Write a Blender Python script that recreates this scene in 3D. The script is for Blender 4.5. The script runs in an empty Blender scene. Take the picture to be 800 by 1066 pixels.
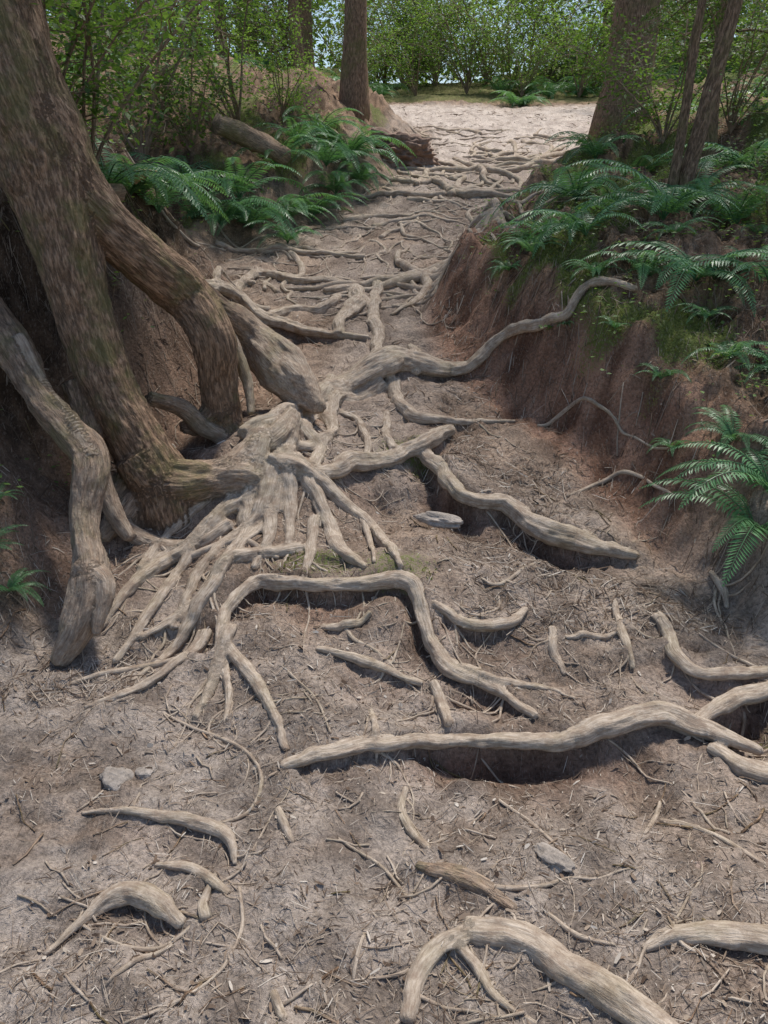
import bpy, math, random
import numpy as np
from mathutils import Vector, kdtree, Matrix, Euler
random.seed(7); rng=np.random.default_rng(7)
sc=bpy.context.scene
def link(o): sc.collection.objects.link(o); return o
# ---------------- noise
def _h(ix,iy,iz):
    h=(ix.astype(np.int64)*374761393+iy.astype(np.int64)*668265263+iz.astype(np.int64)*1442695041)&0xffffffff
    h=((h^(h>>13))*1274126177)&0xffffffff
    h=((h^(h>>15))*2246822519)&0xffffffff
    h^=(h>>16)
    return (h&0xffffff)/float(0xffffff)*2-1
def vn(x,y,z=None):
    x=np.asarray(x,float); y=np.asarray(y,float)
    z=np.zeros_like(x) if z is None else np.asarray(z,float)+np.zeros_like(x)
    ix,iy,iz=np.floor(x),np.floor(y),np.floor(z)
    fx,fy,fz=x-ix,y-iy,z-iz
    s=lambda t:t*t*t*(t*(t*6-15)+10)
    fx,fy,fz=s(fx),s(fy),s(fz)
    L=lambda a,b,t:a+(b-a)*t
    r=[]
    for dz in (0,1):
        a=L(_h(ix,iy,iz+dz),_h(ix+1,iy,iz+dz),fx)
        b=L(_h(ix,iy+1,iz+dz),_h(ix+1,iy+1,iz+dz),fx)
        r.append(L(a,b,fy))
    return L(r[0],r[1],fz)
def fbm(x,y,o=3):
    t=0;a=1
    for i in range(o):
        t=t+a*vn(x*2**i+17.3*i,y*2**i-9.1*i); a*=.5
    return t
def ss(a,b,x):
    t=np.clip((x-a)/(b-a),0,1); return t*t*(3-2*t)
# ---------------- terrain
def xl(y): return np.interp(y,[0,1.5,2.3,3,3.5,4,5,6,7,8,9.5,11,14,18,26],[-2.6,-2.2,-1.35,-1.15,-1.0,-.8,-.8,-1.35,-1.0,-.2,.2,.5,-.4,-.6,-.6])
def xr(y): return np.interp(y,[0,1.5,2.3,3,3.6,4,4.5,5,6,7,8,11,14,18,26],[2.4,2.0,1.4,1.12,.88,.62,.36,.3,.45,.9,1.4,2.6,3.9,4.2,4.2])
def hl(y): return np.interp(y,[1,2,3,3.6,4.6,5.4,6.2,8,11,14],[.05,.18,.75,1.1,1.1,.75,.4,.35,.35,.1])
def hr(y): return np.interp(y,[1,2,3,4,5,6,8,11,14],[.05,.17,.40,.46,.42,.34,.28,.25,.1])
BY=[-12,0,1.8,2.2,3.0,3.6,4.2,5,6.2,8,10,11.3,14,20,40,90]; BZ=[-.4,-.02,0,.05,.23,.42,.58,.8,1.07,1.5,2.0,2.3,2.72,3.7,5.8,9]
_yy=np.linspace(-12,90,5101); _zz=np.interp(_yy,BY,BZ); _k=np.ones(15)/15; _zz[10:-10]=np.convolve(_zz,_k,'same')[10:-10]
def H0(x,y):
    x=np.asarray(x,float);y=np.asarray(y,float)
    wob=.10*vn(x*0+y*1.7,y*0+3.3)+.14*vn(x*1.3,y*1.9+8)
    z=np.interp(y,_yy,_zz)
    dr=x-xr(y)-wob; dl=xl(y)-x-wob
    z=z+hr(y)*ss(-.03,.36,dr)+.17*np.clip(dr,0,6)
    z=z+hl(y)*ss(-.05,.75,dl)+.14*np.clip(dl,0,6)
    z=z+.17*np.exp(-(((x+.55)/.36)**2+((y-3.45)/.4)**2))
    z=z+.07*np.exp(-(((x-.0)/.5)**2+((y-2.75)/.28)**2))
    off=ss(0,.8,np.maximum(dr,dl))
    z=z+(.035+.10*off)*fbm(x*.9+3,y*.9,2)+(.014+.035*off)*fbm(x*3.3,y*3.3,2)
    return z
# ---------------- site survey: sight lines from the standing eye point, met with the terrain
CAM=np.array([0,0,1.6]); PIT=math.radians(22); F=836.
def sight(u,v):
    a=u-400.;b=533.-v
    return np.stack([a+0*b,F*math.cos(PIT)+b*math.sin(PIT),-F*math.sin(PIT)+b*math.cos(PIT)],-1)
def survey(u,v):
    d=sight(np.atleast_1d(np.asarray(u,float)),np.atleast_1d(np.asarray(v,float)))
    d=d/d[:,1:2]
    t=np.concatenate([np.arange(.7,8,.012),np.arange(8,40,.05)])
    X=d[:,None,:]*t[None,:,None]+CAM
    g=X[...,2]-H0(X[...,0],X[...,1])
    hit=g<0
    i=np.where(hit.any(1),hit.argmax(1),len(t)-1)
    p=X[np.arange(len(d)),i]; p[:,2]=H0(p[:,0],p[:,1]); return p
def at(u,v,dep):
    d=sight(np.array(float(u)),np.array(float(v))); return CAM+d/d[1]*dep
# ---------------- mesh accumulation
def mesh_from(name,V,Fq,attrs={},mats=[],midx=None,smooth=True):
    me=bpy.data.meshes.new(name); V=np.asarray(V,np.float32);Fq=np.asarray(Fq,np.int32)
    me.vertices.add(len(V)); me.vertices.foreach_set("co",V.ravel())
    k=Fq.shape[1]
    me.loops.add(Fq.size); me.loops.foreach_set("vertex_index",Fq.ravel())
    me.polygons.add(len(Fq)); me.polygons.foreach_set("loop_start",np.arange(len(Fq),dtype=np.int32)*k)
    for m in mats: me.materials.append(m)
    if midx is not None: me.polygons.foreach_set("material_index",np.asarray(midx,np.int32))
    me.update(calc_edges=True); me.validate()
    me.polygons.foreach_set("use_smooth",np.full(len(me.polygons),smooth))
    for n,a in attrs.items():
        a=np.asarray(a,np.float32)
        if a.ndim==1:
            at_=me.attributes.new(n,'FLOAT','POINT'); at_.data.foreach_set("value",a)
        elif a.shape[1]==3:
            at_=me.attributes.new(n,'FLOAT_VECTOR','POINT'); at_.data.foreach_set("vector",a.ravel())
        else:
            at_=me.attributes.new(n,'FLOAT_COLOR','POINT'); at_.data.foreach_set("color",a.ravel())
    return me
class MB:
    def __init__(s): s.V=[];s.F=[];s.A=[];s.B=[];s.M=[];s.T=[];s.n=0
    def add(s,V,Fq,A=None,B=None,m=0):
        V=np.asarray(V,float);Fq=np.asarray(Fq)
        s.V.append(V);s.F.append(Fq+s.n);s.n+=len(V)
        s.A.append(np.zeros(len(V)) if A is None else np.broadcast_to(A,(len(V),)))
        s.B.append(np.zeros((len(V),3)) if B is None else B); s.M.append(np.full(len(Fq),m))
    def mesh(s,name,mats,smooth=True):
        return mesh_from(name,np.concatenate(s.V),np.concatenate(s.F),{"v":np.concatenate(s.A),"bk":np.concatenate(s.B)},mats,np.concatenate(s.M),smooth)
    def obj(s,name,mats,smooth=True): return link(bpy.data.objects.new(name,s.mesh(name,mats,smooth)))
def catmull(P,step):
    P=np.asarray(P,float); 
    Q=np.vstack([2*P[0]-P[1],P,2*P[-1]-P[-2]]); out=[]
    for i in range(1,len(Q)-2):
        a,b,c,d=Q[i-1],Q[i],Q[i+1],Q[i+2]
        n=max(2,int(np.linalg.norm((c-b)[:3])/step)); t=np.linspace(0,1,n,endpoint=False)[:,None]
        out.append(.5*((2*b)+(c-a)*t+(2*a-5*b+4*c-d)*t*t+(3*b-a-3*c+d)*t**3))
    out.append(Q[-2][None]); return np.vstack(out)
def tube(mb,P,R,seg=14,kind=0.,rough=1.,m=0,seed=None,caps=True,flat=1.):
    P=np.asarray(P,float);R=np.asarray(R,float);n=len(P)
    if n<3: return
    sd=rng.uniform(0,100) if seed is None else seed
    T=np.gradient(P,axis=0);T/=np.linalg.norm(T,axis=1)[:,None]+1e-9
    s=np.concatenate([[0],np.cumsum(np.linalg.norm(np.diff(P,axis=0),axis=1))])
    up=np.array([0,0,1.]) if abs(T[0][2])<.8 else np.array([0,1.,0])
    N=np.zeros((n,3)); cur=up
    for i in range(n):
        cur=cur-T[i]*cur.dot(T[i]); cur/=np.linalg.norm(cur)+1e-9; N[i]=cur
    Bn=np.cross(T,N)
    a=np.linspace(0,2*np.pi,seg,endpoint=False)
    ca,sa=np.cos(a)[None,:],np.sin(a)[None,:]
    S=s[:,None]
    k=1+rough*(.18*vn(ca*1.3+sd,sa*1.3,S*4+sd)+.14*vn(ca*3+sd,sa*3,S*6)+.12*vn(S*4.3+0*ca,0*ca+sd)+.08*vn(ca*5,sa*5+sd,S*16))
    rr=R[:,None]*k
    V=P[:,None,:]+N[:,None,:]*(ca*rr*flat)[...,None]+Bn[:,None,:]*(sa*rr)[...,None]
    bk=np.stack([ca*rr*flat+sd,sa*rr,S+0*ca],-1)
    i=np.arange(n-1)[:,None]*seg; j=np.arange(seg)[None,:]; j2=(j+1)%seg
    Fq=np.stack([i+j,i+j2,i+seg+j2,i+seg+j],-1).reshape(-1,4)
    V=V.reshape(-1,3);bk=bk.reshape(-1,3)
    kk=np.repeat(np.broadcast_to(np.asarray(kind,float),(n,)),seg)
    fr_=np.repeat(np.stack([N,Bn,T],1),seg,0)
    if caps:
        e0=len(V);V=np.vstack([V,P[0]-T[0]*R[0]*.4,P[-1]+T[-1]*R[-1]*.6]);bk=np.vstack([bk,bk[0],bk[-1]])
        fr_=np.concatenate([fr_,fr_[:1],fr_[-1:]]);kk=np.concatenate([kk,kk[:1],kk[-1:]])
        jj=np.arange(0,seg,2)
        c1=np.stack([np.full(len(jj),e0),(jj+2)%seg,(jj+1)%seg,jj],-1)
        L=(n-1)*seg
        c2=np.stack([np.full(len(jj),e0+1),L+jj,L+(jj+1)%seg,L+(jj+2)%seg],-1)
        Fq=np.vstack([Fq,c1,c2])
    mb.add(V,Fq,kk,bk,m); mb.T.append(fr_)
def leaves(mb,P,D,L,W,v,m=0,flat=None,fold=.0):
    P=np.asarray(P,float);n=len(P)
    D=D/(np.linalg.norm(D,axis=1)[:,None]+1e-9)
    Nn=rng.normal(size=(n,3))*(.5 if flat is not None else 1)
    if flat is not None: Nn=Nn*flat+np.array([0,0,1.])
    S=np.cross(D,Nn);S/=np.linalg.norm(S,axis=1)[:,None]+1e-9
    L=np.broadcast_to(L,(n,))[:,None];W=np.broadcast_to(W,(n,))[:,None]
    q=np.stack([P,P+D*L*.42+S*W*.5,P+D*L-np.array([0,0,1.])*L*.12,P+D*L*.42-S*W*.5],1).reshape(-1,3)
    mb.add(q,np.arange(4*n).reshape(-1,4),np.repeat(np.broadcast_to(v,(n,)),4),None,m)
# ---------------- materials
def newmat(name):
    m=bpy.data.materials.new(name);m.use_nodes=True;nt=m.node_tree;b=nt.nodes["Principled BSDF"]
    return m,nt,b
def nd(nt,t,**k):
    n=nt.nodes.new(t)
    for a,v in k.items(): setattr(n,a,v)
    return n
def noise(nt,vec,scale,detail=5,rough=.6):
    n=nd(nt,'ShaderNodeTexNoise'); n.inputs['Scale'].default_value=scale;n.inputs['Detail'].default_value=detail;n.inputs['Roughness'].default_value=rough
    nt.links.new(vec,n.inputs['Vector']);return n.outputs['Fac']
def ramp(nt,fac,stops):
    r=nd(nt,'ShaderNodeValToRGB');e=r.color_ramp.elements
    while len(e)<len(stops): e.new(.5)
    for i,(p,c) in enumerate(stops):
        e[i].position=p;e[i].color=(c,c,c,1) if isinstance(c,(int,float)) else (*c,1)
    nt.links.new(fac,r.inputs[0]);return r.outputs[0]
def mix(nt,f,a,b,mode='MIX'):
    n=nd(nt,'ShaderNodeMix',data_type='RGBA',blend_type=mode)
    for i,x in ((0,f),(6,a),(7,b)):
        if isinstance(x,(int,float)): n.inputs[i].default_value=x
        elif isinstance(x,tuple): n.inputs[i].default_value=(*x,1)
        else: nt.links.new(x,n.inputs[i])
    return n.outputs[2]
def math_(nt,op,a,b=0.):
    n=nd(nt,'ShaderNodeMath',operation=op)
    for i,x in ((0,a),(1,b)):
        if isinstance(x,(int,float)): n.inputs[i].default_value=x
        else: nt.links.new(x,n.inputs[i])
    return n.outputs[0]
def bump(nt,b,h,strength,dist,prev=None):
    n=nd(nt,'ShaderNodeBump');n.inputs['Strength'].default_value=strength;n.inputs['Distance'].default_value=dist
    nt.links.new(h,n.inputs['Height'])
    if prev is not None: nt.links.new(prev,n.inputs['Normal'])
    nt.links.new(n.outputs[0],b.inputs['Normal']);return n.outputs[0]
def ground_mat():
    m,nt,b=newmat("forest_floor")
    co=nd(nt,'ShaderNodeTexCoord').outputs['Object']
    c=nd(nt,'ShaderNodeAttribute',attribute_name="soil").outputs['Color']
    sp=nd(nt,'ShaderNodeSeparateColor');nt.links.new(nd(nt,'ShaderNodeAttribute',attribute_name="zone").outputs['Color'],sp.inputs[0])
    moss=sp.outputs[0]
    fine=noise(nt,co,75,4,.75)
    mp=nd(nt,'ShaderNodeMapping');mp.inputs['Rotation'].default_value=(.4,.3,.7);mp.inputs['Scale'].default_value=(190,26,60)
    nt.links.new(co,mp.inputs[0]);ch=ramp(nt,noise(nt,mp.outputs[0],1,1.5,.5),[(.60,0.),(.67,1.)])
    mossc=ramp(nt,fine,[(.3,(.05,.06,.015)),(.55,(.13,.155,.04)),(.75,(.22,.25,.08))])
    mm=ramp(nt,math_(nt,'ADD',moss,math_(nt,'MULTIPLY',math_(nt,'SUBTRACT',fine,.5),1.5)),[(.38,0.),(.62,1.)])
    c=mix(nt,1.,c,ramp(nt,fine,[(.28,.42),(.5,1.),(.68,1.45)]),'MULTIPLY')
    c=mix(nt,mm,c,mossc)
    c=mix(nt,math_(nt,'MULTIPLY',ch,.3),c,(.42,.355,.29))
    nt.links.new(c,b.inputs['Base Color']);b.inputs['Roughness'].default_value=.93
    b.inputs['Specular IOR Level'].default_value=.2
    bump(nt,b,fine,.9,.015)
    return m
def bark_mat(name="bark"):
    m,nt,b=newmat(name)
    av=nd(nt,'ShaderNodeAttribute',attribute_name="bk").outputs['Vector']
    kf=nd(nt,'ShaderNodeAttribute',attribute_name="v").outputs['Fac']
    co=nd(nt,'ShaderNodeTexCoord').outputs['Object']
    mp=nd(nt,'ShaderNodeMapping');mp.inputs['Scale'].default_value=(1,1,.14);nt.links.new(av,mp.inputs[0])
    mp2=nd(nt,'ShaderNodeMapping');mp2.inputs['Scale'].default_value=(1,1,.26);nt.links.new(av,mp2.inputs[0])
    g=noise(nt,mp.outputs[0],150,4,.7)
    crack=ramp(nt,noise(nt,mp2.outputs[0],75,4,.72),[(.40,0.),(.55,1.)])
    dirtn=noise(nt,co,17,5,.72)
    rootc=ramp(nt,g,[(.27,(.18,.13,.095)),(.47,(.41,.33,.255)),(.7,(.60,.505,.41))])
    rootc=mix(nt,ramp(nt,dirtn,[(.46,0.),(.64,.8)]),rootc,(.26,.19,.14))
    bc=ramp(nt,g,[(.25,(.13,.077,.048)),(.5,(.28,.18,.115)),(.72,(.42,.295,.20))])
    bc=mix(nt,1.,bc,ramp(nt,crack,[(0.,.5),(1.,1.12)]),'MULTIPLY')
    c=mix(nt,kf,rootc,bc)
    mo=math_(nt,'MULTIPLY',ramp(nt,noise(nt,co,4.5,4,.7),[(.49,0.),(.64,.6)]),math_(nt,'ADD',math_(nt,'MULTIPLY',kf,.65),.25))
    c=mix(nt,mo,c,(.165,.165,.055))
    nt.links.new(c,b.inputs['Base Color']);b.inputs['Roughness'].default_value=.88;b.inputs['Specular IOR Level'].default_value=.25
    p=bump(nt,b,g,.8,.005);p=bump(nt,b,dirtn,.5,.008,p);bump(nt,b,math_(nt,'MULTIPLY',crack,kf),.7,.008,p)
    return m
def leaf_mat(name,dark,light,trans=.35,rough=.5,spec=.4):
    m,nt,b=newmat(name)
    v=nd(nt,'ShaderNodeAttribute',attribute_name="v").outputs['Fac']
    oi=nd(nt,'ShaderNodeObjectInfo').outputs['Random']
    t=math_(nt,'ADD',math_(nt,'MULTIPLY',v,.75),math_(nt,'MULTIPLY',oi,.25))
    c=ramp(nt,t,[(0.,dark),(1.,light)])
    nt.links.new(c,b.inputs['Base Color']);b.inputs['Roughness'].default_value=rough;b.inputs['Specular IOR Level'].default_value=spec
    tr=nd(nt,'ShaderNodeBsdfTranslucent');nt.links.new(mix(nt,1.,c,(1.6,1.6,.8),'MULTIPLY'),tr.inputs[0])
    ms=nd(nt,'ShaderNodeMixShader');ms.inputs[0].default_value=trans
    nt.links.new(b.outputs[0],ms.inputs[1]);nt.links.new(tr.outputs[0],ms.inputs[2])
    nt.links.new(ms.outputs[0],nt.nodes['Material Output'].inputs[0]);return m
def simple_ramp_mat(name,stops,rough=.9):
    m,nt,b=newmat(name);v=nd(nt,'ShaderNodeAttribute',attribute_name="v").outputs['Fac']
    nt.links.new(ramp(nt,v,stops),b.inputs['Base Color']);b.inputs['Roughness'].default_value=rough;b.inputs['Specular IOR Level'].default_value=.25;return m
def rock_mat(name,c1,c2):
    m,nt,b=newmat(name);co=nd(nt,'ShaderNodeTexCoord').outputs['Object']
    f=noise(nt,co,14,5,.7);g=noise(nt,co,90,3,.7)
    c=ramp(nt,f,[(.3,c1),(.7,c2)]);c=mix(nt,1.,c,ramp(nt,g,[(.3,.7),(.7,1.15)]),'MULTIPLY')
    nt.links.new(c,b.inputs['Base Color']);b.inputs['Roughness'].default_value=.85
    p=bump(nt,b,f,.6,.02);bump(nt,b,g,.6,.004,p);return m
M_ground=ground_mat();M_bark=bark_mat()
M_fern=leaf_mat("fern_frond",(.05,.14,.065),(.16,.33,.14),.3,.42,.5)
M_shrub=leaf_mat("shrub_leaf",(.04,.085,.022),(.19,.31,.08),.45)
M_conif=leaf_mat("conifer_needles",(.035,.075,.022),(.12,.19,.05),.35)
M_far=leaf_mat("sunglow_distant_leaves",(.06,.12,.035),(.36,.45,.14),.5)  # light end raised to paint sun glow into the far foliage
M_moss=leaf_mat("moss_tuft",(.08,.095,.02),(.24,.27,.075),.3,.8,.2)
M_litter=simple_ramp_mat("leaf_litter",[(0.,(.065,.042,.03)),(.3,(.18,.125,.088)),(.6,(.32,.25,.19)),(.85,(.45,.38,.31)),(1.,(.56,.50,.43))])
# ---------------- roots: (bearing u, v, width)
HUB=[
 dict(p=[(300,803,10),(345,790,19),(400,775,21),(460,768,18),(520,770,18),(580,780,23),(620,766,26),(670,752,25),(720,762,21),(760,775,16),(792,787,10)],st=.09),
 dict(p=[(215,735,8),(228,690,11),(236,642,15),(262,608,18),(310,607,17),(360,610,18),(410,615,21),(440,635,22),(455,670,21),(480,700,20),(520,722,13),(565,752,9)],st=.085),
 dict(p=[(450,640,12),(490,655,15),(530,650,16),(550,628,9)],st=.04),
 dict(p=[(315,575,14),(275,588,15),(230,610,17),(190,640,15),(145,667,8)]),
 dict(p=[(262,520,20),(240,540,18),(205,572,17),(170,590,17),(140,620,14),(100,665,8)]),
 dict(p=[(240,600,13),(200,650,13),(165,695,9),(140,712,5)]),
 dict(p=[(215,655,14),(178,700,12),(130,728,10),(88,740,6)]),
 dict(p=[(240,660,14),(225,695,14),(203,748,8)]),
 dict(p=[(232,670,12),(262,698,13),(288,738,13),(300,778,7)]),
 dict(p=[(240,690,9),(244,720,9),(238,752,5)]),
 dict(p=[(295,475,20),(303,520,17),(303,572,9)]),
 dict(p=[(290,500,18),(318,505,22),(350,520,18),(383,545,16),(403,580,13),(418,604,7)]),
 dict(p=[(318,500,20),(338,545,17),(352,580,14),(376,606,8)]),
 dict(p=[(325,545,11),(325,575,11),(318,605,6)]),
 dict(p=[(270,480,30),(262,525,24),(258,560,16),(240,590,12),(232,620,8)]),
 dict(p=[(285,510,22),(270,550,20),(238,580,16),(205,612,12),(178,655,8)]),
 dict(p=[(275,530,16),(285,560,13),(270,600,8)]),
 dict(p=[(250,525,17),(225,550,15),(190,600,12),(160,640,11),(120,690,7)]),
 dict(p=[(255,500,14),(215,530,13),(180,555,11),(150,600,8)]),
 dict(p=[(300,505,13),(287,540,11),(262,575,9),(250,600,6)]),
 dict(p=[(285,500,22),(310,510,16),(338,500,15),(370,491,22),(420,476,24),(450,466,21),(468,450,13)],st=.05),
 dict(p=[(438,468,18),(465,500,19),(490,520,22),(530,530,24),(570,550,25),(610,566,22),(660,580,12)],st=.12),
 dict(p=[(265,470,24),(295,450,20),(330,430,23),(370,405,24),(410,393,26),(440,392,23),(480,383,18),(520,356,14),(560,342,12),(590,328,10),(618,298,10),(662,300,6)],st=.05),
 dict(p=[(393,298,10),(390,330,12),(395,370,13),(402,396,16)]),
 dict(p=[(340,308,8),(372,305,14),(370,325,15),(350,350,10)]),
 dict(p=[(410,398,16),(425,432,13),(470,441,9),(535,438,4)],st=.02),
 dict(p=[(395,398,20),(352,420,20),(340,455,12),(338,470,8)]),
 dict(p=[(310,440,16),(290,470,24),(300,500,26)]),
 dict(p=[(350,405,10),(320,445,14),(330,475,14),(325,500,14)]),
 dict(p=[(435,395,10),(433,372,10),(428,362,6)]),
 dict(p=[(405,430,8),(402,452,9),(412,470,7)]),
 dict(p=[(350,430,8),(375,440,8),(385,460,8),(380,478,6)]),
 dict(p=[(300,425,10),(280,452,12),(262,478,14),(275,505,14)]),
 dict(p=[(250,455,10),(285,462,13),(318,470,14),(345,460,8)]),
 dict(p=[(680,645,12),(700,682,15),(730,706,14),(775,712,13),(805,700,10)],st=.10),
 dict(p=[(812,712,16),(762,725,18),(728,752,11)],st=.05),
 dict(p=[(330,676,8),(378,687,11),(444,714,8)],st=.05),
 dict(p=[(456,708,15),(458,735,13),(464,766,10)]),
 dict(p=[(332,640,8),(362,646,13),(390,636,8)]),
 dict(p=[(210,300,16),(262,326,18),(320,346,13),(385,352,8)],st=.05),
 dict(p=[(232,330,10),(290,332,12),(335,322,12),(352,310,7)]),
 dict(p=[(222,300,10),(262,290,12),(310,298,12),(372,300,8)]),
 dict(p=[(485,975,20),(525,978,27),(570,997,30),(620,1030,28),(672,1068,24),(710,1095,20)],lift=.1),
 dict(p=[(500,978,18),(462,993,23),(436,1030,21),(424,1078,18)],lift=.15),
 dict(p=[(478,988,14),(500,1015,14),(520,1048,12),(560,1075,9)],lift=.2),
 dict(p=[(668,1000,10),(705,985,19),(760,985,22),(815,992,22)],st=.03),
 dict(p=[(440,908,9),(480,925,16),(532,957,9)],lift=-.05,k=.6),
 dict(p=[(425,820,5),(428,850,11),(455,887,7)]),
 dict(p=[(85,856,5),(150,855,9),(208,862,13),(238,880,14),(247,905,7)],st=.02),
 dict(p=[(155,903,5),(195,911,10),(238,937,7)]),
 dict(p=[(48,992,5),(85,962,9),(120,942,20),(160,952,20),(188,975,12)],st=.02),
 dict(p=[(575,655,11),(582,680,10),(594,702,6)]),
 dict(p=[(588,664,7),(615,658,8),(640,655,5)]),
 dict(p=[(640,620,6),(645,655,8),(655,695,6)]),
 dict(p=[(385,738,11),(393,775,7),(396,790,4)]),
 dict(p=[(745,770,12),(790,802,20),(830,810,20)]),
 dict(p=[(738,598,8),(750,612,12),(756,630,6)]),
 dict(p=[(600,725,5),(560,715,8),(515,712,9),(480,700,8)]),
]
THIN=[[(170,740,3),(230,765,4),(270,800,5),(262,840,4),(215,865,3)],[(250,930,3),(252,970,4),(230,1015,4),(190,1050,4),(130,1066,3)],
 [(85,965,3),(120,985,4),(170,985,4),(215,960,3)],[(110,1030,3),(150,1000,5),(180,985,4)],[(380,975,3),(372,1000,4),(368,1025,3)],
 [(690,820,4),(682,845,6),(672,862,3)],[(700,845,4),(735,870,5),(795,905,4)],[(720,830,3),(745,860,4),(760,868,3)],[(690,845,7),(710,855,8),(728,862,5)],
 [(290,850,8),(298,868,9),(305,885,5)],[(300,700,4),(330,735,3),(345,770,3)],[(560,440,4),(600,430,4),(640,445,3),(700,470,3)],
 [(590,520,3),(640,500,4),(700,520,3)],[(500,600,3),(520,608,4),(555,590,3)],[(225,255,5),(300,262,7),(380,270,5)],[(150,560,6),(190,585,8),(240,575,8),(290,585,5)],
 [(60,720,4),(110,700,6),(180,690,6),(215,670,5)],[(350,510,6),(375,535,8),(388,575,6),(390,600,4)],[(215,965,12),(212,945,10),(225,920,5)],[(285,1045,8),(290,1055,10),(296,1070,8)],
 [(570,960,4),(600,985,5),(640,990,3)],[(350,870,3),(400,900,4),(430,940,3)],[(520,830,3),(560,860,4),(600,905,3)]]
def rootpath(pts):
    a=np.array(pts,float);P=survey(a[:,0],a[:,1]);D=np.linalg.norm(P-CAM,axis=1)
    return P,a[:,2]*.5*D/F
allp=[]
for r in HUB:
    P,R=rootpath(r['p'])
    C=catmull(np.hstack([P,R[:,None]]),.014)
    s=np.arange(len(C))*.014; sd=rng.uniform(0,99)
    C[:,0]+=C[:,3]*.5*vn(s*6.3+sd,s*0)+.018*vn(s*2.7+sd,s*0+5)+.15*C[:,3]*vn(s*21,s*0+sd); C[:,1]+=C[:,3]*.55*vn(s*5.1,s*0+sd)+.018*vn(s*2.3,s*0+sd+5)+.2*C[:,3]*vn(s*19,s*0+sd+3)
    C[:,3]=np.maximum(C[:,3]*(1+.12*vn(s*3.1,s*0+sd+50)),.004)
    allp.append((C,r))
# ---------------- terrain grid
def grow(a,b,s0,g):
    o=[a];s=s0
    while o[-1]<b: s*=g;o.append(o[-1]+s)
    return o
xs=np.arange(-2.3,2.3,.0145);ys=np.arange(.7,5.2,.0145)
xs=np.concatenate([-np.array(grow(2.3,90,.0145,1.06))[1:][::-1],xs,np.array(grow(2.3,90,.0145,1.06))])
ys=np.concatenate([.7-(np.array(grow(.7,14,.02,1.25))[1:][::-1]-.7),ys,np.array(grow(5.2,95,.015,1.012))])
xs=np.unique(np.round(xs,5));ys=np.unique(np.round(ys,5))
X,Y=np.meshgrid(xs,ys)
Z=H0(X,Y)
dr=X-xr(Y);dl=xl(Y)-X
Z+=.018*fbm(X*5+40,Y*5,2)+.011*fbm(X*13,Y*13,2)+.008*fbm(X*34,Y*34,2)
bank=np.maximum(ss(-.05,.2,dr),ss(0,.5,dl))
Z+=bank*(.05*fbm(X*4+5,Y*4,2)+.04*fbm(X*11+5,Y*11,3))
stepmask=np.zeros_like(Z)
for C_,r in allp:
    C=C_[::4];R=C[:,3];st=r.get('st',0.);nC=len(C);mg=.5
    ix0,ix1=np.searchsorted(xs,[C[:,0].min()-mg,C[:,0].max()+mg]);iy0,iy1=np.searchsorted(ys,[C[:,1].min()-mg,C[:,1].max()+mg])
    gx=X[iy0:iy1,ix0:ix1];gy=Y[iy0:iy1,ix0:ix1]
    best=np.full(gx.shape,9.);sg=np.ones(gx.shape);rr=np.ones(gx.shape)*.02;kk=np.zeros(gx.shape)
    for k in range(nC-1):
        a,b=C[k,:2],C[k+1,:2];d=b-a;L2=d.dot(d)+1e-9
        t=np.clip(((gx-a[0])*d[0]+(gy-a[1])*d[1])/L2,0,1)
        qx=gx-a[0]-t*d[0];qy=gy-a[1]-t*d[1];dd=np.hypot(qx,qy)
        cr=d[0]*(gy-a[1])-d[1]*(gx-a[0])
        if d[0]<0: cr=-cr
        w=dd<best;best=np.where(w,dd,best);sg=np.where(w,np.sign(cr),sg);rr=np.where(w,R[k],rr);kk=np.where(w,k,kk)
    if st>0:
        s=best*sg;up=ss(-.8,.6,s/rr)
        e=np.clip(np.minimum(kk,nC-1-kk)/(nC*.22),0,1)*(.75+.7*vn(gx*4.3,gy*4.3))
        e=np.clip(e,0,1.25)
        wd=.18*(1+.5*vn(gx*8+3,gy*8))
        dz=e*(up*.25*st*np.exp(-(best/.22)**2)-(1-up)*st*np.exp(-(np.maximum(best-rr,0)/wd)**1.5))
        dz+=up*.35*rr*np.exp(-(best/(2.4*rr))**2)*np.clip(.8+.9*vn(gx*7,gy*7+4),0,1.5)
        Z[iy0:iy1,ix0:ix1]+=dz
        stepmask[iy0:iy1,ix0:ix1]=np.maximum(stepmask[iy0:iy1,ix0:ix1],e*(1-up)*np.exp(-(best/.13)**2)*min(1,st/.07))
    else: Z[iy0:iy1,ix0:ix1]+=.42*rr*np.exp(-(best/(2.3*rr))**2)*np.clip(.8+.9*vn(gx*7,gy*7+4),0,1.5)
nx,ny=len(xs),len(ys)
i=np.arange(ny-1)[:,None]*nx;j=np.arange(nx-1)[None,:]
Fq=np.stack([i+j,i+j+1,i+nx+j+1,i+nx+j],-1).reshape(-1,4)
nz=fbm(X*2.2,Y*2.2,3)
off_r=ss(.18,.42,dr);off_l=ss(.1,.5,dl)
mo_r=ss(.22,.5,dr+.12*vn(X*6,Y*6))
moss=mo_r*(.12+.8*ss(-.25,.5,nz+.5*vn(X*5,Y*5)))*ss(2.3,3.2,Y+.3*X)+off_l*ss(.1,.7,nz)*.6
moss*=1-.75*np.exp(-((Y-3)/.5)**2)*(X<1.5)
G=lambda cx,cy,sx,sy:np.exp(-(((X-cx)/sx)**2+((Y-cy)/sy)**2))
moss=np.maximum.reduce([moss,.55*G(.05,2.75,.2,.14),.55*G(-.25,2.8,.25,.12),.6*G(.12,3.62,.2,.12),.75*G(1.35,2.05,.2,.12),.55*ss(14.5,16,Y)])
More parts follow.
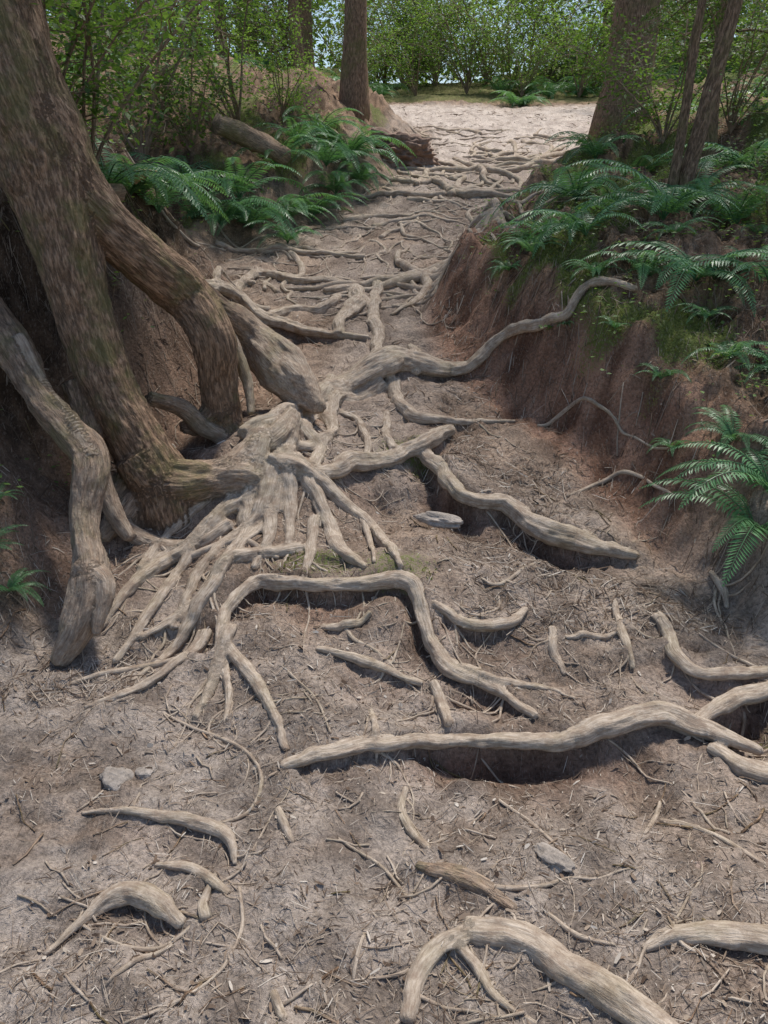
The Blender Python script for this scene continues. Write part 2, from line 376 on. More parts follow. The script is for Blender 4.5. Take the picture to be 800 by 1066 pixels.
lit=np.maximum(np.maximum(off_r,off_l),.6*ss(-.4,.1,dl)*(Y>2.5)); lit=np.maximum(lit,.35*ss(.2,.8,nz)*(Y<6));lit=np.maximum(lit,ss(14,15.5,Y))
red=ss(-.14,.06,dr)*(1-ss(.24,.5,dr))*ss(2.6,3.3,Y)*(1-ss(5.2,6.4,Y)); red=np.maximum(red,stepmask*.8)
red=np.maximum(red,.4*ss(-.5,0,dl)*(1-off_l)*(Y<5)*(Y>2.6))
def lerp(a,b,t): return a+(b-a)*t[...,None]
md_=ss(-.9,.9,fbm(X*9+3,Y*9,3));bg=ss(-.5,.6,fbm(X*1.6+7,Y*1.6,3));fn=ss(-.8,.8,fbm(X*28,Y*28,2))
col=lerp(np.array([.195,.162,.138]),np.array([.385,.332,.29]),md_)
warm=lerp(np.array([.225,.16,.118]),np.array([.41,.30,.222]),md_)
wm=np.clip(.22+.7*(.4+.6*bg)*ss(1.9,3.0,Y)*(1-.3*ss(6,9,Y)),0,1)
col=lerp(col,warm,wm)
pale=lerp(np.array([.40,.33,.285]),np.array([.56,.48,.42]),md_);col=lerp(col,pale,ss(7.5,11,Y))  # sunlight on the clearing painted in as paler soil
litc=lerp(np.array([.085,.052,.032]),np.array([.29,.19,.125]),fn)
redc=lerp(np.array([.15,.078,.05]),np.array([.37,.215,.145]),md_)
col=lerp(col,litc,lit);col=lerp(col,redc,red)
dark=1-.5*off_l*(Y<5.5)-.3*stepmask  # darker left-bank soil, plus painted shade below the root steps
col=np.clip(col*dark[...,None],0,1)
zone=np.stack([moss,lit,red,np.ones_like(red)],-1).reshape(-1,4)
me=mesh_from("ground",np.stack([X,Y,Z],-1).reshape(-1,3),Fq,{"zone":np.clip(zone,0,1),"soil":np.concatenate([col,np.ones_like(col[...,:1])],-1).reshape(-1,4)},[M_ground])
link(bpy.data.objects.new("ground",me))
def HF(x,y):
    x=np.asarray(x,float);y=np.asarray(y,float)
    ix=np.clip(np.searchsorted(xs,x)-1,0,nx-2);iy=np.clip(np.searchsorted(ys,y)-1,0,ny-2)
    tx=np.clip((x-xs[ix])/(xs[ix+1]-xs[ix]),0,1);ty=np.clip((y-ys[iy])/(ys[iy+1]-ys[iy]),0,1)
    return (Z[iy,ix]*(1-tx)+Z[iy,ix+1]*tx)*(1-ty)+(Z[iy+1,ix]*(1-tx)+Z[iy+1,ix+1]*tx)*ty
def smooth1(z,w):
    if len(z)<=2*w+2: return z
    p=np.pad(z,w,mode='edge');k=np.hanning(2*w+3)[1:-1];k/=k.sum();return np.convolve(p,k,'valid')
# ---------------- main roots
main=MB(); allpaths=[]
for C,r in allp:
    h0=H0(C[:,0],C[:,1]);hf=HF(C[:,0],C[:,1]);st=r.get('st',0.)
    z=smooth1(np.maximum(hf,h0-.01) if st>0 else np.maximum(hf,h0-.10),7)
    s=np.arange(len(C))*.014
    C[:,2]=z+C[:,3]*(r.get('lift',.18)+.25*vn(s*2.7,s*0+C[0,0]*9))
    tube(main,C[:,:3],C[:,3],18,r.get('k',0.),1.2,flat=.82); allpaths.append((C,C[:,3]))
b0=survey([165],[530])[0]; dA=b0[1]; b1=survey([235],[445])[0]; dB=b1[1]; b2=survey([62],[690])[0]; dC=b2[1]
dH=survey([285],[505])[0][1]-.03
def leg(pts,kind,seg=34,rough=.5):
    P=np.array([at(u,v,d) for u,v,w,d in pts]);R=np.array([w*.46*np.linalg.norm(p-CAM)/F for (u,v,w,d),p in zip(pts,P)])
    C=catmull(np.hstack([P,R[:,None]]),.016)
    if isinstance(kind,tuple): kind=np.interp(np.linspace(0,1,len(C)),np.linspace(0,1,len(kind)),kind)
    tube(main,C[:,:3],C[:,3],seg,kind,rough)
    return C
dT=dA+.22
leg([(-75,-150,108,dT+.1),(-22,0,100,dT+.05),(14,90,94,dT),(45,170,88,dT-.03),(64,240,70,dT-.08),(85,320,60,dT-.12),(112,400,56,dT-.16),(140,455,60,dT-.19),(164,500,70,dA-.0),(176,545,62,dA-.02),(182,590,20,dA-.05)],1.)
leg([(10,60,64,dT),(45,140,76,dT),(75,195,66,dT),(108,232,56,dT+.02),(152,270,52,dT+.1),(195,308,52,dT+.2),(222,350,46,dB-.1),(229,400,40,dB-.05),(236,440,40,dB),(255,475,30,dB-.08)],(1.,1.,1.,.95,.6))
leg([(170,285,36,dT+.15),(195,300,36,dT+.25),(225,322,32,dB+.1),(255,345,40,dB+.28),(285,375,56,dB+.22),(312,403,50,dB+.12),(332,425,20,dB+.0)],(1.,.9,.6,.3,.25,.3),30,.9)
leg([(-60,270,48,dC+.9),(-15,325,40,dC+.85),(12,362,36,dC+.75),(42,415,34,dC+.6),(72,450,36,dC+.5),(94,482,36,dC+.42),(88,540,29,dC+.3),(93,600,36,dC+.15),(82,650,32,dC+.05),(62,690,18,dC)],(.95,.85,.7,.5,.35),26,1.2)
leg([(236,415,34,dB-.02),(212,440,24,dB-.06),(190,445,14,dB-.1)],.8)
leg([(150,510,40,dA),(128,535,30,dA-.12),(108,560,18,dA-.2)],(.9,.3))
leg([(165,500,50,dA+.0),(150,545,46,dA-.05),(155,590,12,dA-.1)],(1.,.6))
leg([(85,590,30,dC+.16),(110,610,20,dC+.1),(100,660,10,dC)],.3)
leg([(140,470,50,dA-.02),(164,497,60,dA-.01),(192,503,56,dA-.03),(222,500,46,(dA+dH)/2),(252,495,40,dH),(278,505,34,dH),(285,530,18,dH-.05)],(1.,1.,.8,.5,.2,.1),28,1.)
leg([(235,495,30,(dA+dH)/2),(262,472,30,dH+.1),(290,452,24,dH+.2),(305,430,16,dH+.35)],(.4,.1),24,1.2)
leg([(130,500,30,dA-.02),(122,540,24,dA-.15),(160,568,20,dA-.2),(205,567,18,dA-.22),(240,545,16,dA-.15)],(.8,.4,.2,.1),20,1.2)
leg([(75,400,20,dT-.2),(98,470,22,dA-.1),(118,530,20,dA-.2),(135,560,14,dA-.25)],(.9,.7,.3),20,1.)
leg([(20,350,12,dC+.72),(48,405,13,dC+.62),(75,440,12,dC+.5),(95,475,12,dC+.4)],.3,14,1.)
leg([(155,415,14,dB-.3),(190,425,17,dB-.15),(215,447,17,dB-.1),(262,468,16,dB-.05)],(.8,.3,.1),16,1.)
leg([(240,350,12,dB+.1),(258,395,12,dB),(262,430,10,dB-.1)],.4,12,1.)
srcV=np.concatenate(main.V);srcA=np.concatenate(main.A);srcB=np.concatenate(main.B);srcT=np.concatenate(main.T)
tmp=main.obj("tmp",[M_bark])
md=tmp.modifiers.new("r",'REMESH');md.mode='VOXEL';md.voxel_size=.0072;md.use_smooth_shade=True
ms_=tmp.modifiers.new("s",'SMOOTH');ms_.factor=.5;ms_.iterations=2
dg=bpy.context.evaluated_depsgraph_get();me=bpy.data.meshes.new_from_object(tmp.evaluated_get(dg));bpy.data.objects.remove(tmp)
kd=kdtree.KDTree(len(srcV))
for i,v in enumerate(srcV.tolist()): kd.insert(v,i)
kd.balance()
n=len(me.vertices);co=np.zeros(n*3,np.float32);me.vertices.foreach_get("co",co);co=co.reshape(-1,3)
idx=np.array([kd.find(c)[1] for c in co.tolist()])
nrm=np.zeros(n*3,np.float32);me.vertices.foreach_get("normal",nrm);nrm=nrm.reshape(-1,3)
for nm in ("v","bk"):
    if nm in me.attributes: me.attributes.remove(me.attributes[nm])
dlt=co-srcV[idx];bk=srcB[idx]+np.einsum('nij,nj->ni',srcT[idx],dlt);kv=srcA[idx]
g1=vn(bk[:,0]*60,bk[:,1]*60,bk[:,2]*12)+.7*vn(bk[:,0]*120,bk[:,1]*120,bk[:,2]*34)
g2=vn(bk[:,0]*110,bk[:,1]*110,bk[:,2]*14)+.9*vn(bk[:,0]*40,bk[:,1]*40,bk[:,2]*30)
co2=co+nrm*(kv*.005*g1+(1-kv)*.0034*g2)[:,None];me.vertices.foreach_set("co",co2.astype(np.float32).ravel())
a_=me.attributes.new("v",'FLOAT','POINT');a_.data.foreach_set("value",kv.astype(np.float32))
a_=me.attributes.new("bk",'FLOAT_VECTOR','POINT');a_.data.foreach_set("vector",bk.astype(np.float32).ravel())
me.materials.clear();me.materials.append(M_bark)
me.polygons.foreach_set("use_smooth",np.full(len(me.polygons),True));me.update()
tree=link(bpy.data.objects.new("hemlock_tree",None))
o=link(bpy.data.objects.new("trunk_and_roots",me));o.parent=tree
mb=MB();top=at(-75,-150,dT+.1);q=at(-22,0,dT+.05);dv=top-q;dv/=np.linalg.norm(dv)
P=[top-dv*.25,top+dv*.4,top+dv*1.5+np.array([.1,0,.3]),top+np.array([-1.2,.3,6.]),top+np.array([-1.5,.6,11]),top+np.array([-1.4,.8,15])]
C=catmull(np.hstack([P,np.array([.205,.20,.19,.16,.10,.03])[:,None]]),.12);tube(mb,C[:,:3],C[:,3],28,1.,.4)
o=mb.obj("upper_trunk",[M_bark]);o.parent=tree;TOP=top
# ---------------- finer roots
fr=MB()
def drape(P,R,lift=.3,seg=8,kind=0.):
    C=catmull(np.hstack([P,np.asarray(R)[:,None]]),.02)
    C[:,2]=smooth1(HF(C[:,0],C[:,1]),3)
    C[:,2]+=C[:,3]*lift; tube(fr,C[:,:3],np.maximum(C[:,3],.0015),seg,kind,1.)
for t in THIN:
    P,R=rootpath(t); drape(P,R,.3)
for C,R in allpaths:
    n=len(C)
    for _ in range(rng.integers(3,8)):
        k=rng.integers(int(n*.15),max(int(n*.15)+1,n-2));p=C[k,:2].copy();d=C[min(k+3,n-1),:2]-C[max(k-3,0),:2];ang=math.atan2(d[1],d[0])+rng.choice([-1,1])*rng.uniform(.3,1.1)
        L=rng.uniform(.1,.5);m_=7;pts=[]
        for q_ in range(m_): pts.append([p[0],p[1],0]);ang+=rng.normal()*.4;p=p+np.array([math.cos(ang),math.sin(ang)])*L/m_
        r0=min(R[k]*.4,.008)*rng.uniform(.4,1);drape(np.array(pts),np.linspace(r0,.0014,m_),.2)
for kq in range(150):
    y=5.0+6.4*rng.random()**.9;c=(xl(y)+xr(y))/2;hw=(xr(y)-xl(y))/2
    x=c+rng.uniform(-1.1,1.1)*hw;ang=rng.choice([0,math.pi])+rng.normal()*.8
    L=rng.uniform(.3,1.6);m_=9;pts=[];p=np.array([x,y])
    for q_ in range(m_): pts.append([p[0],p[1],0]);ang+=rng.normal()*.45;p=p+np.array([math.cos(ang),math.sin(ang)])*L/m_
    r0=rng.uniform(.005,.03)*(1+.15*(y>8))*(1 if kq%2 else .5);drape(np.array(pts),r0*(1-.75*np.linspace(0,1,m_)**1.5),.15,10)
for u,v in ((500,180),(560,172),(470,205),(440,290),(520,225)):
    c=survey([u],[v])[0]
    for _ in range(7):
        ang=rng.uniform(0,6.28);m_=7;pts=[];p=c[:2]+rng.normal(size=2)*.05
        for q_ in range(m_): pts.append([p[0],p[1],0]);ang+=rng.normal()*.25;p=p+np.array([math.cos(ang)*.17,math.sin(ang)*.12])
        drape(np.array(pts),np.linspace(.045,.01,m_),.5,12)
fr.obj("exposed_tree_roots",[M_bark])
# ---------------- litter
lm=MB()
def scatter(n,x0,x1,y0,y1,l0,l1,w0,w1,vfun):
    x=rng.uniform(x0,x1,n);y=y0+(y1-y0)*rng.random(n)**1.3
    keep=vn(x*3,y*3)+.5*vn(x*9,y*9)+rng.normal(size=n)*.5>-.3;x=x[keep];y=y[keep];n=len(x)
    a=rng.uniform(0,6.28,n);L=l0+(l1-l0)*rng.random(n)**2;W=w0+(w1-w0)*rng.random(n)**2
    dx,dy=np.cos(a)*L/2,np.sin(a)*L/2
    z1=HF(x-dx,y-dy);z2=HF(x+dx,y+dy);zc=HF(x,y);lift=.002+.006*rng.random(n)**2
    z1=np.maximum(z1,2*zc-z2-.01);A=np.stack([x-dx,y-dy,z1+lift],-1);Bp=np.stack([x+dx,y+dy,z2+lift+.008*rng.random(n)**3],-1)
    mid=(A+Bp)/2;mid[:,2]=np.maximum(mid[:,2],zc+lift);S=np.stack([-np.sin(a)*W/2,np.cos(a)*W/2,rng.normal(size=n)*W*.3],-1)
    q=np.stack([A-S*.6,mid-S,mid+S,A+S*.6,Bp-S*.5,Bp+S*.5],1).reshape(-1,3)
    b=np.arange(n)[:,None]*6;Fq=np.concatenate([b+np.array([[0,1,2,3]]),b+np.array([[1,4,5,2]])])
    lm.add(q,Fq,np.repeat(np.clip(vfun(x,y,n),0,1),6))
def vcol(x,y,n):
    off=np.maximum(ss(0,.4,x-xr(y)),ss(0,.4,xl(y)-x)); return rng.random(n)**1.15*(1-.35*off)
scatter(52000,-1.9,1.9,.9,3.6,.006,.035,.0008,.0033,vcol)
scatter(11000,-1.9,1.9,.9,3.6,.03,.09,.0008,.0025,vcol)
scatter(3600,-1.9,1.9,.9,3.6,.01,.03,.004,.011,vcol)
scatter(22000,-3.5,3.5,3.4,8,.012,.07,.0015,.006,vcol)
scatter(34000,.3,4,2.5,8,.02,.10,.0015,.005,vcol)
scatter(14000,-3,-.8,2.2,6,.02,.10,.0015,.005,vcol)
scatter(9000,-5,7,7,15,.03,.14,.004,.012,vcol)
lm.obj("needle_litter",[M_litter],False)
tw=MB()
for _ in range(850):
    y=1+6*rng.random()**1.6;x=rng.uniform(-1,1)*(.7+.62*y);ang=rng.uniform(0,6.28);L=rng.uniform(.03,.2);m_=4;p=np.array([x,y]);pts=[]
    for q_ in range(m_): pts.append([p[0],p[1],HF(p[0],p[1])+.004]);ang+=rng.normal()*.25;p=p+np.array([math.cos(ang),math.sin(ang)])*L/m_
    pts=np.array(pts);r=rng.uniform(.001,.0035);tube(tw,pts,np.full(m_,r),6,rng.choice([0,0,.6,1.]),.3)
tw.obj("fallen_twigs",[M_bark])
mo=MB();n=190000;x=rng.uniform(-3,4.5,n);y=rng.uniform(1.8,9,n)
ixm=np.clip(np.searchsorted(xs,x),0,nx-1);iym=np.clip(np.searchsorted(ys,y),0,ny-1);mk=moss[iym,ixm]+.5*vn(x*6,y*6)+.25*vn(x*20,y*20)>.72
x=x[mk];y=y[mk];n=len(x);D=rng.normal(size=(n,3))*.6;D[:,2]=1
leaves(mo,np.stack([x,y,HF(x,y)-.002],-1),D,rng.uniform(.006,.028,n),rng.uniform(.003,.007,n),rng.random(n))
mo.obj("moss_patch",[M_moss],False)
hb=MB()
for _ in range(900):
    y=rng.uniform(2.2,9);sd=1 if rng.random()<.78 else -1;x=(xr(y)+rng.uniform(.25,2.6)) if sd>0 else (xl(y)-rng.uniform(.2,1.6))
    z=float(HF(x,y));k=rng.integers(8,26);s=rng.uniform(.03,.14)
    P=np.array([x,y,z])+rng.normal(size=(k,3))*s*np.array([.7,.7,.0])+np.array([0,0,1])*rng.uniform(.2,1.,(k,1))*s
    D=rng.normal(size=(k,3));D[:,2]=.2;leaves(hb,P,D,rng.uniform(.012,.036,k),rng.uniform(.009,.02,k),rng.random(k),0,flat=.6)
hb.obj("understory_herbs",[M_shrub],False)
# ---------------- rocks
def rock(name,p,size,rot,mat,seed,sub=5,lay=0.):
    bpy.ops.mesh.primitive_ico_sphere_add(subdivisions=sub,radius=1);o=bpy.context.object;o.name=name;me=o.data
    n=len(me.vertices);c=np.zeros(n*3,np.float32);me.vertices.foreach_get("co",c);c=c.reshape(-1,3).astype(float)
    k=1+.28*vn(c[:,0]*1.3+seed,c[:,1]*1.3,c[:,2]*1.3)+.12*vn(c[:,0]*3+seed,c[:,1]*3,c[:,2]*3)+.04*vn(c[:,0]*9,c[:,1]*9+seed,c[:,2]*9)+lay*vn(c[:,0]*2,c[:,1]*2,c[:,2]*9)+lay*.6*vn(c[:,0]*7,c[:,1]*7,c[:,2]*16)
    c=c*k[:,None]*np.array(size);me.vertices.foreach_set("co",c.astype(np.float32).ravel());me.materials.append(mat)
    for q in me.polygons:q.use_smooth=True
    o.location=p;o.rotation_euler=rot;return o
M_rock=rock_mat("weathered_stone",(.22,.185,.155),(.44,.38,.33));M_rockp=rock_mat("pink_stone",(.28,.19,.15),(.45,.35,.29));M_wood=rock_mat("rotten_wood",(.12,.07,.05),(.32,.21,.155));M_wood2=rock_mat("split_wood",(.2,.10,.05),(.40,.24,.13))
p=survey([126],[815])[0];rock("stone",p+np.array([0,0,.0]),(.06,.045,.026),(0,.1,-.5),M_rock,11)
p=survey([152],[805])[0];rock("stone",p,(.03,.025,.012),(0,0,0.4),M_rock,12)
p=survey([573],[898])[0];rock("stone",p+np.array([0,0,.006]),(.065,.03,.018),(0,.1,2.2),M_rock,13)
p=survey([725],[902])[0];rock("stone",p,(.035,.022,.013),(0,0,.2),M_rockp,14)
p=survey([455],[542])[0];rock("stone",p,(.11,.04,.025),(0,.05,-.35),M_rock,15)
p=survey([415],[172])[0];rock("rotten_stump",p+np.array([0,.15,.08]),(.36,.26,.22),(0,.1,.3),M_wood,16,6,.16)
def log(name,u1,v1,u2,v2,r,mat,kind=1.,dz=.1):
    a=survey([u1],[v1])[0];b=survey([u2],[v2])[0];a[2]+=dz;b[2]+=dz*.6;mb=MB()
    C=catmull(np.array([a,(a*.6+b*.4)+[0,0,.02],b]),.04);tube(mb,C,np.full(len(C),r)*np.linspace(1,.8,len(C)),20,kind,1.2);return mb.obj(name,[mat])
log("fallen_log",228,175,300,190,.085,M_bark,.7,.32)
log("fallen_log",140,228,175,205,.035,M_wood2,0,.2)
log("fallen_log",60,250,125,215,.05,M_bark,.5,.1)
# ---------------- ferns
def fern_mesh(seed,nf=13,L0=.6):
    r=np.random.default_rng(seed);mb=MB()
    for f in range(nf):
        az=f*2.4+r.normal()*.3;L=L0*r.uniform(.7,1.15);el=r.uniform(.75,1.25);nseg=14
        pts=[np.zeros(3)];e=el
        for k in range(nseg):
            d=np.array([math.cos(az)*math.cos(e),math.sin(az)*math.cos(e),math.sin(e)]);pts.append(pts[-1]+d*L/nseg);e-=1.75/nseg*1.1*r.uniform(.8,1.2)
        P=np.array(pts);tube(mb,P,np.linspace(.004,.001,len(P))*L0/.6,5,.15,.2,1,seed=1.,caps=False)
        npn=34;t=np.linspace(.1,.99,npn);Q=np.stack([np.interp(t*nseg,np.arange(nseg+1),P[:,c]) for c in range(3)],-1)
        T=np.stack([np.interp(t*nseg,np.arange(nseg+1),np.gradient(P[:,c])) for c in range(3)],-1);T/=np.linalg.norm(T,axis=1)[:,None]
        side=np.array([-math.sin(az),math.cos(az),0]);pl=L*.16*np.clip(np.minimum((t+.12)*3.5,1)*(1-t)**.65*1.15,.06,1)
        v=r.uniform(.2,.9)
        for sgn in(-1,1):
            D=side*sgn+T*.35+np.array([0,0,-.15])+r.normal(size=(npn,3))*.07
            D/=np.linalg.norm(D,axis=1)[:,None];W=np.full(npn,L*.9/npn*.9)
            S=T*1.0;q=np.stack([Q-S*W[:,None]*.35,Q+D*pl[:,None]*.5-S*W[:,None]*.36,Q+D*pl[:,None]-np.array([0,0,1])*pl[:,None]*.15,Q+D*pl[:,None]*.45+S*W[:,None]*.42],1).reshape(-1,3)
            mb.add(q,np.arange(4*npn).reshape(-1,4),np.repeat(np.clip(v+r.normal(size=npn)*.12,0,1),4),None,0)
    return mb.mesh("fern",[M_fern,M_fern],False)
ferns=[fern_mesh(s,nf) for s,nf in((1,13),(2,11),(3,16),(4,9))]
def inst(name,me,p,s,rz=None,tilt=.1):
    o=link(bpy.data.objects.new(name,me));o.location=p;o.scale=(s,)*3
    o.rotation_euler=(rng.normal()*tilt,rng.normal()*tilt,rng.uniform(0,6.28) if rz is None else rz);return o
FP=[(135,200,1.1),(165,215,1.),(200,222,1.1),(232,235,1.15),(262,240,1.1),(295,232,1.),(325,225,1.1),(350,205,1.),(300,255,.7),(340,180,1.1),(375,190,.9),(250,210,1.2),(190,195,1.2),(110,190,1.0),(365,165,1.1),
 (785,560,.72),(800,520,.8),(765,450,.45),(735,335,.3),(575,245,.8),(610,250,.8),(640,225,.9),(600,215,1.),(690,235,1.),(725,290,.85),(765,240,1.),(720,215,1.),(800,300,.85),(555,265,.5),(660,180,1.1),(780,180,1.2),(-5,540,.3),(12,625,.28),(620,165,1.),(-20,600,.4),(815,390,.6),(700,470,.22),(690,380,.3),(640,345,.2),(330,150,1.1),(290,175,1.1),(590,330,.15),(760,380,.4),(670,270,.6),(530,285,.3),(620,290,.4)]
for u,v,s in FP:
    p=survey([u],[v])[0];p[2]=HF(p[0],p[1]);inst("sword_fern",random.choice(ferns),p,s*1.05)
for _ in range(30):
    y=rng.uniform(2.6,7.5);x=xr(y)+rng.uniform(.4,2.2);inst("sword_fern",random.choice(ferns),(x,y,float(HF(x,y))),rng.uniform(.15,.55))
for _ in range(60):
    y=rng.uniform(7,20);sd=rng.choice([-1,1]);e=xr(y) if sd>0 else xl(y);x=e+sd*rng.uniform(.2,6);p=(x,y,float(HF(x,y)));inst("sword_fern",random.choice(ferns),p,rng.uniform(.8,1.5))
for _ in range(34):
    y=rng.uniform(15,19);x=rng.uniform(-1,6);inst("sword_fern",random.choice(ferns),(x,y,float(HF(x,y))),rng.uniform(.8,1.4))
# ---------------- shrubs
def shrub_mesh(seed,H=1.6,ns=9,lf=2600,ls=.045):
    r=np.random.default_rng(seed);mb=MB();tips=[]
    for s in range(ns):
        az=r.uniform(0,6.28);p=np.array([0,0,0.]);e=r.uniform(1.0,1.5);pts=[p];L=H*r.uniform(.6,1.1)
        for k in range(10):
            az+=r.normal()*.2;e=e-.07+r.normal()*.06;p=p+np.array([math.cos(az)*math.cos(e),math.sin(az)*math.cos(e),math.sin(e)])*L/10;pts.append(p)
        P=np.array(pts);tube(mb,P,np.linspace(.010,.003,len(P))*H/1.6,5,.7,.2,1,seed=2.,caps=False)
        for b in range(8):
            k=r.integers(2,11);q=P[k];a2=r.uniform(0,6.28);e2=r.uniform(-.1,.8);bp=[q]
            for m_ in range(5):
                a2+=r.normal()*.3;e2-=.1;q=q+np.array([math.cos(a2)*math.cos(e2),math.sin(a2)*math.cos(e2),math.sin(e2)])*L*.055*r.uniform(.7,1.4);bp.append(q)
            bp=np.array(bp);tube(mb,bp,np.linspace(.004,.0015,6)*H/1.6,3,.7,.1,1,seed=3.,caps=False);tips.append(bp)
    T=np.concatenate(tips);n=lf;k=r.integers(0,len(T),n);P=T[k]+r.normal(size=(n,3))*.035*H;D=r.normal(size=(n,3));D[:,2]=D[:,2]*.4-.1
    leaves(mb,P,D,r.uniform(.6,1.3,n)*ls,r.uniform(.45,.7,n)*ls,np.clip(.5+.45*vn(P[:,0]*3,P[:,1]*3,P[:,2]*3)+r.normal(size=n)*.18,0,1),0,flat=.6)
    return mb.mesh("shrub",[M_shrub,M_bark],False)
shr=[shrub_mesh(s,H,ns,lf,ls) for s,H,ns,lf,ls in((11,1.7,9,2400,.045),(12,2.2,8,2600,.052),(13,1.3,10,1900,.04),(14,2.8,9,3200,.065))]
SP=[(95,185,.9),(150,170,1.),(200,160,1.),(250,140,1.),(295,130,.7),(40,190,1.),(690,150,.9),(760,140,1.),(800,240,.6)]
for u,v,s in SP:
    p=survey([u],[v])[0];inst("huckleberry_shrub",random.choice(shr),p,s)
for _ in range(50):
    y=rng.uniform(12.5,26);sd=rng.choice([-1,1]);e=(xr(y) if sd>0 else xl(y)-1.2) if y<17 else 1.5;x=e+sd*rng.uniform(.9 if y<17 else -1,9);inst("huckleberry_shrub",random.choice(shr),(x,y,float(HF(x,y))),rng.uniform(.8,1.5))
for x,y,s in ((-.5,16.5,.8),(.6,16.8,.9),(1.6,17.4,.8),(2.6,17.0,.7),(3.6,16.6,.8),(4.6,16.0,1.),(1.1,19.,1.2),(3.,19.,1.2),(2.,21.,1.4),(0,20.5,1.4),(4.5,20.5,1.4),(-2,18.5,1.5),(5.8,18,1.5),(-.6,18,1.1)):
    inst("huckleberry_shrub",random.choice(shr),(x,y,float(HF(x,y))),s)
# ---------------- conifer branches
def branch_mesh(seed,L=2.,n2=22,nl=110,ls=.035):
    r=np.random.default_rng(seed);mb=MB();t=np.linspace(0,1,10);P=np.stack([t*L,.08*L*np.sin(t*3+seed),.12*L*t-.32*L*t**2.2],-1)
    tube(mb,P,np.linspace(.018,.003,10),5,.9,.2,1,seed=1.,caps=False);PP=[];DD=[]
    for k in range(n2):
        tt=.12+.88*(k+r.random())/n2;q=np.array([np.interp(tt,t,P[:,c]) for c in range(3)]);sg=1 if k%2 else -1;l2=L*.42*(1-tt*.75)*r.uniform(.7,1.2)
        d=np.array([.65,sg*.8,-.1]);d/=np.linalg.norm(d);u=np.linspace(0,1,6)[:,None];Q=q+d*u*l2+np.array([0,0,-.35*l2])*u**2
        tube(mb,Q,np.linspace(.004,.001,6),3,.9,.1,1,seed=1.,caps=False)
        uu=r.random(nl);C=np.stack([np.interp(uu,u[:,0],Q[:,c]) for c in range(3)],-1);PP.append(C+r.normal(size=(nl,3))*.008)
        S=np.cross(d,[0,0,1]);DD.append(d*.6+S*r.choice([-1,1],nl)[:,None]*r.uniform(.5,1.3,nl)[:,None]+r.normal(size=(nl,3))*.2)
    P_=np.concatenate(PP);D_=np.concatenate(DD);n=len(P_)
    leaves(mb,P_,D_,r.uniform(.6,1.6,n)*ls,.33*ls,np.clip(r.normal(size=n)*.2+.5,0,1),0,flat=.5)
    return mb.mesh("branch",[M_conif,M_bark],False)
brs=[branch_mesh(s,n2=18,nl=42,ls=.065) for s in (21,22,23)]
def conifer(name,base,top,r0,z0,z1,nb,bs=1.,kind=1.):
    par=link(bpy.data.objects.new(name,None));mb=MB();base=np.array(base,float);top=np.array(top,float)
    t=np.linspace(0,1,40)[:,None];P=base+(top-base)*t;P[:,0]+=.05*np.sin(t[:,0]*9+base[0]);P[0,2]-=.2
    R=r0*(1-.85*t[:,0])+r0*.4*np.exp(-t[:,0]*60);C=catmull(np.hstack([P,R[:,None]]),.25);tube(mb,C[:,:3],C[:,3],18,kind,.4)
    o=mb.obj("trunk",[M_bark]);o.parent=par
    for k in range(nb):
        z=z0+(z1-z0)*(k+rng.random())/nb;tt=min(z/(top[2]-base[2]),.99);q=base+(top-base)*tt
        o=link(bpy.data.objects.new("branch",random.choice(brs)));o.parent=par;o.location=q;s=bs*(1.25-.8*tt)*rng.uniform(.7,1.2);o.scale=(s,)*3;o.rotation_euler=(rng.normal()*.15,rng.uniform(-.15,.25),rng.uniform(0,6.28))
    return par
def bp(u,v,w): p=survey([u],[v])[0];return p,w*.5*np.linalg.norm(p-CAM)/F
b,r=bp(370,118,22);conifer("conifer_tree",b,b+np.array([.1,0,15]),r,6,14,10,1.1)
b,r=bp(643,135,40);conifer("conifer_tree",b,b+np.array([1.3,.4,16]),r,6,15,10,1.2)
b,r=bp(700,205,15);conifer("conifer_tree",b,b+np.array([1.3,.3,5.0]),r,.9,4.6,9,.4)
b,r=bp(688,210,9);conifer("conifer_tree",b,b+np.array([.5,-.1,4.0]),r,.8,3.8,8,.35)
b,r=bp(735,175,10);conifer("conifer_tree",b,b+np.array([.15,.1,5]),r,.8,5,12,.5)
for _ in range(24):
    y=rng.uniform(15,27);x=rng.uniform(-11,14)
    if abs(x-1.8)<2.2 and y<22: x+=5*np.sign(x-1.8)
    z=float(HF(x,y));h=rng.uniform(9,14);conifer("conifer_tree",(x,y,z),(x+rng.normal()*.6,y,z+h),rng.uniform(.07,.2),rng.uniform(1.5,4.5),h-.5,11,rng.uniform(.9,1.4))
for k in range(12):
    z=3.5+k*.95;o=link(bpy.data.objects.new("branch",random.choice(brs)));o.parent=tree;o.location=Vector(TOP+np.array([-.25*k/3,.05*k,z*1.0]));o.scale=(1.2-.05*k,)*3;o.rotation_euler=(0,.1,rng.uniform(0,6.28))
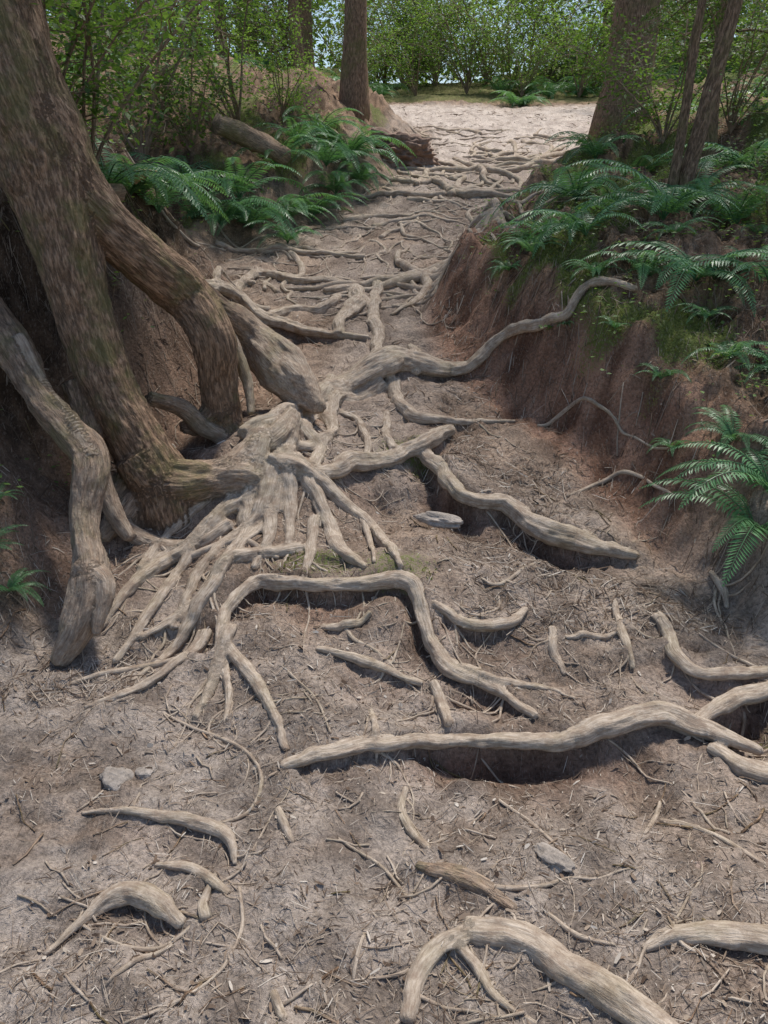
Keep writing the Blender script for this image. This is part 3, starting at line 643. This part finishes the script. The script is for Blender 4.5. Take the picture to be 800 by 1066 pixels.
# ---------------- distant foliage and added sun-filter canopy
def clumps(name,cs,nl,rad,ls,mat):
    mb=MB();n=len(cs)*nl;C=np.repeat(cs,nl,0);P=C+rng.normal(size=(n,3))*np.array([1,1,.6])*np.repeat(rad,nl)[:,None]*.5;D=rng.normal(size=(n,3));D[:,2]=D[:,2]*.5-.2
    v=np.clip(np.repeat(rng.random(len(cs)),nl)*.65+.35*rng.random(n),0,1)
    leaves(mb,P,D,rng.uniform(.6,1.3,n)*ls,rng.uniform(.4,.7,n)*ls,v,0,flat=.8);return mb.obj(name,[mat],False)
k=1750;x=rng.uniform(-22,25,k);y=23+rng.uniform(0,5,k)-.01*x*x;z=HF(x,y)+7.*rng.random(k)**1.2
clumps("distant_forest",np.stack([x,y,z],-1),55,rng.uniform(.7,1.6,k),.2,M_far)
k=320;sd=rng.choice([-1,1],k);y=rng.uniform(5,24,k);x=sd*(6.2+.2*y+rng.uniform(0,4,k))+1;z=HF(x,y)+4.5*rng.random(k)
clumps("understory_thicket",np.stack([x,y,z],-1),70,rng.uniform(.6,1.4,k),.12,M_shrub)
k=100;x=rng.uniform(-6,10,k);y=rng.uniform(1,12.8,k);z=rng.uniform(13.5,16.5,k)  # unseen leaf clumps, added to dim the sun on the foreground
clumps("sun_filter_canopy",np.stack([x,y,z],-1),60,rng.uniform(.7,1.5,k),.2,M_conif)
# ---------------- light
el=math.radians(67);S=Vector((.35,.65,0)).normalized();S=Vector((S.x*math.cos(el),S.y*math.cos(el),math.sin(el)))
ld=bpy.data.lights.new("sun",'SUN');ld.energy=5.0;ld.angle=math.radians(7.0);ld.color=(1,.95,.87);lo=link(bpy.data.objects.new("sun",ld));lo.rotation_euler=S.to_track_quat('Z','Y').to_euler()
w=bpy.data.worlds.new("World");sc.world=w;w.use_nodes=True;nt=w.node_tree;sk=nt.nodes.new('ShaderNodeTexSky');sk.sky_type='NISHITA';sk.sun_disc=False;sk.sun_elevation=el;sk.sun_rotation=math.atan2(S.x,S.y)
nt.links.new(sk.outputs[0],nt.nodes['Background'].inputs[0]);nt.nodes['Background'].inputs[1].default_value=.15
sc.view_settings.view_transform='Standard';sc.view_settings.look='None';sc.view_settings.exposure=0
cd=bpy.data.cameras.new("camera");cd.sensor_fit='VERTICAL';cd.angle=2*math.atan(533/F);cd.clip_start=.05;cd.clip_end=400
co_=link(bpy.data.objects.new("camera",cd));co_.location=CAM;co_.rotation_euler=(math.radians(90)-PIT,0,0);sc.camera=co_
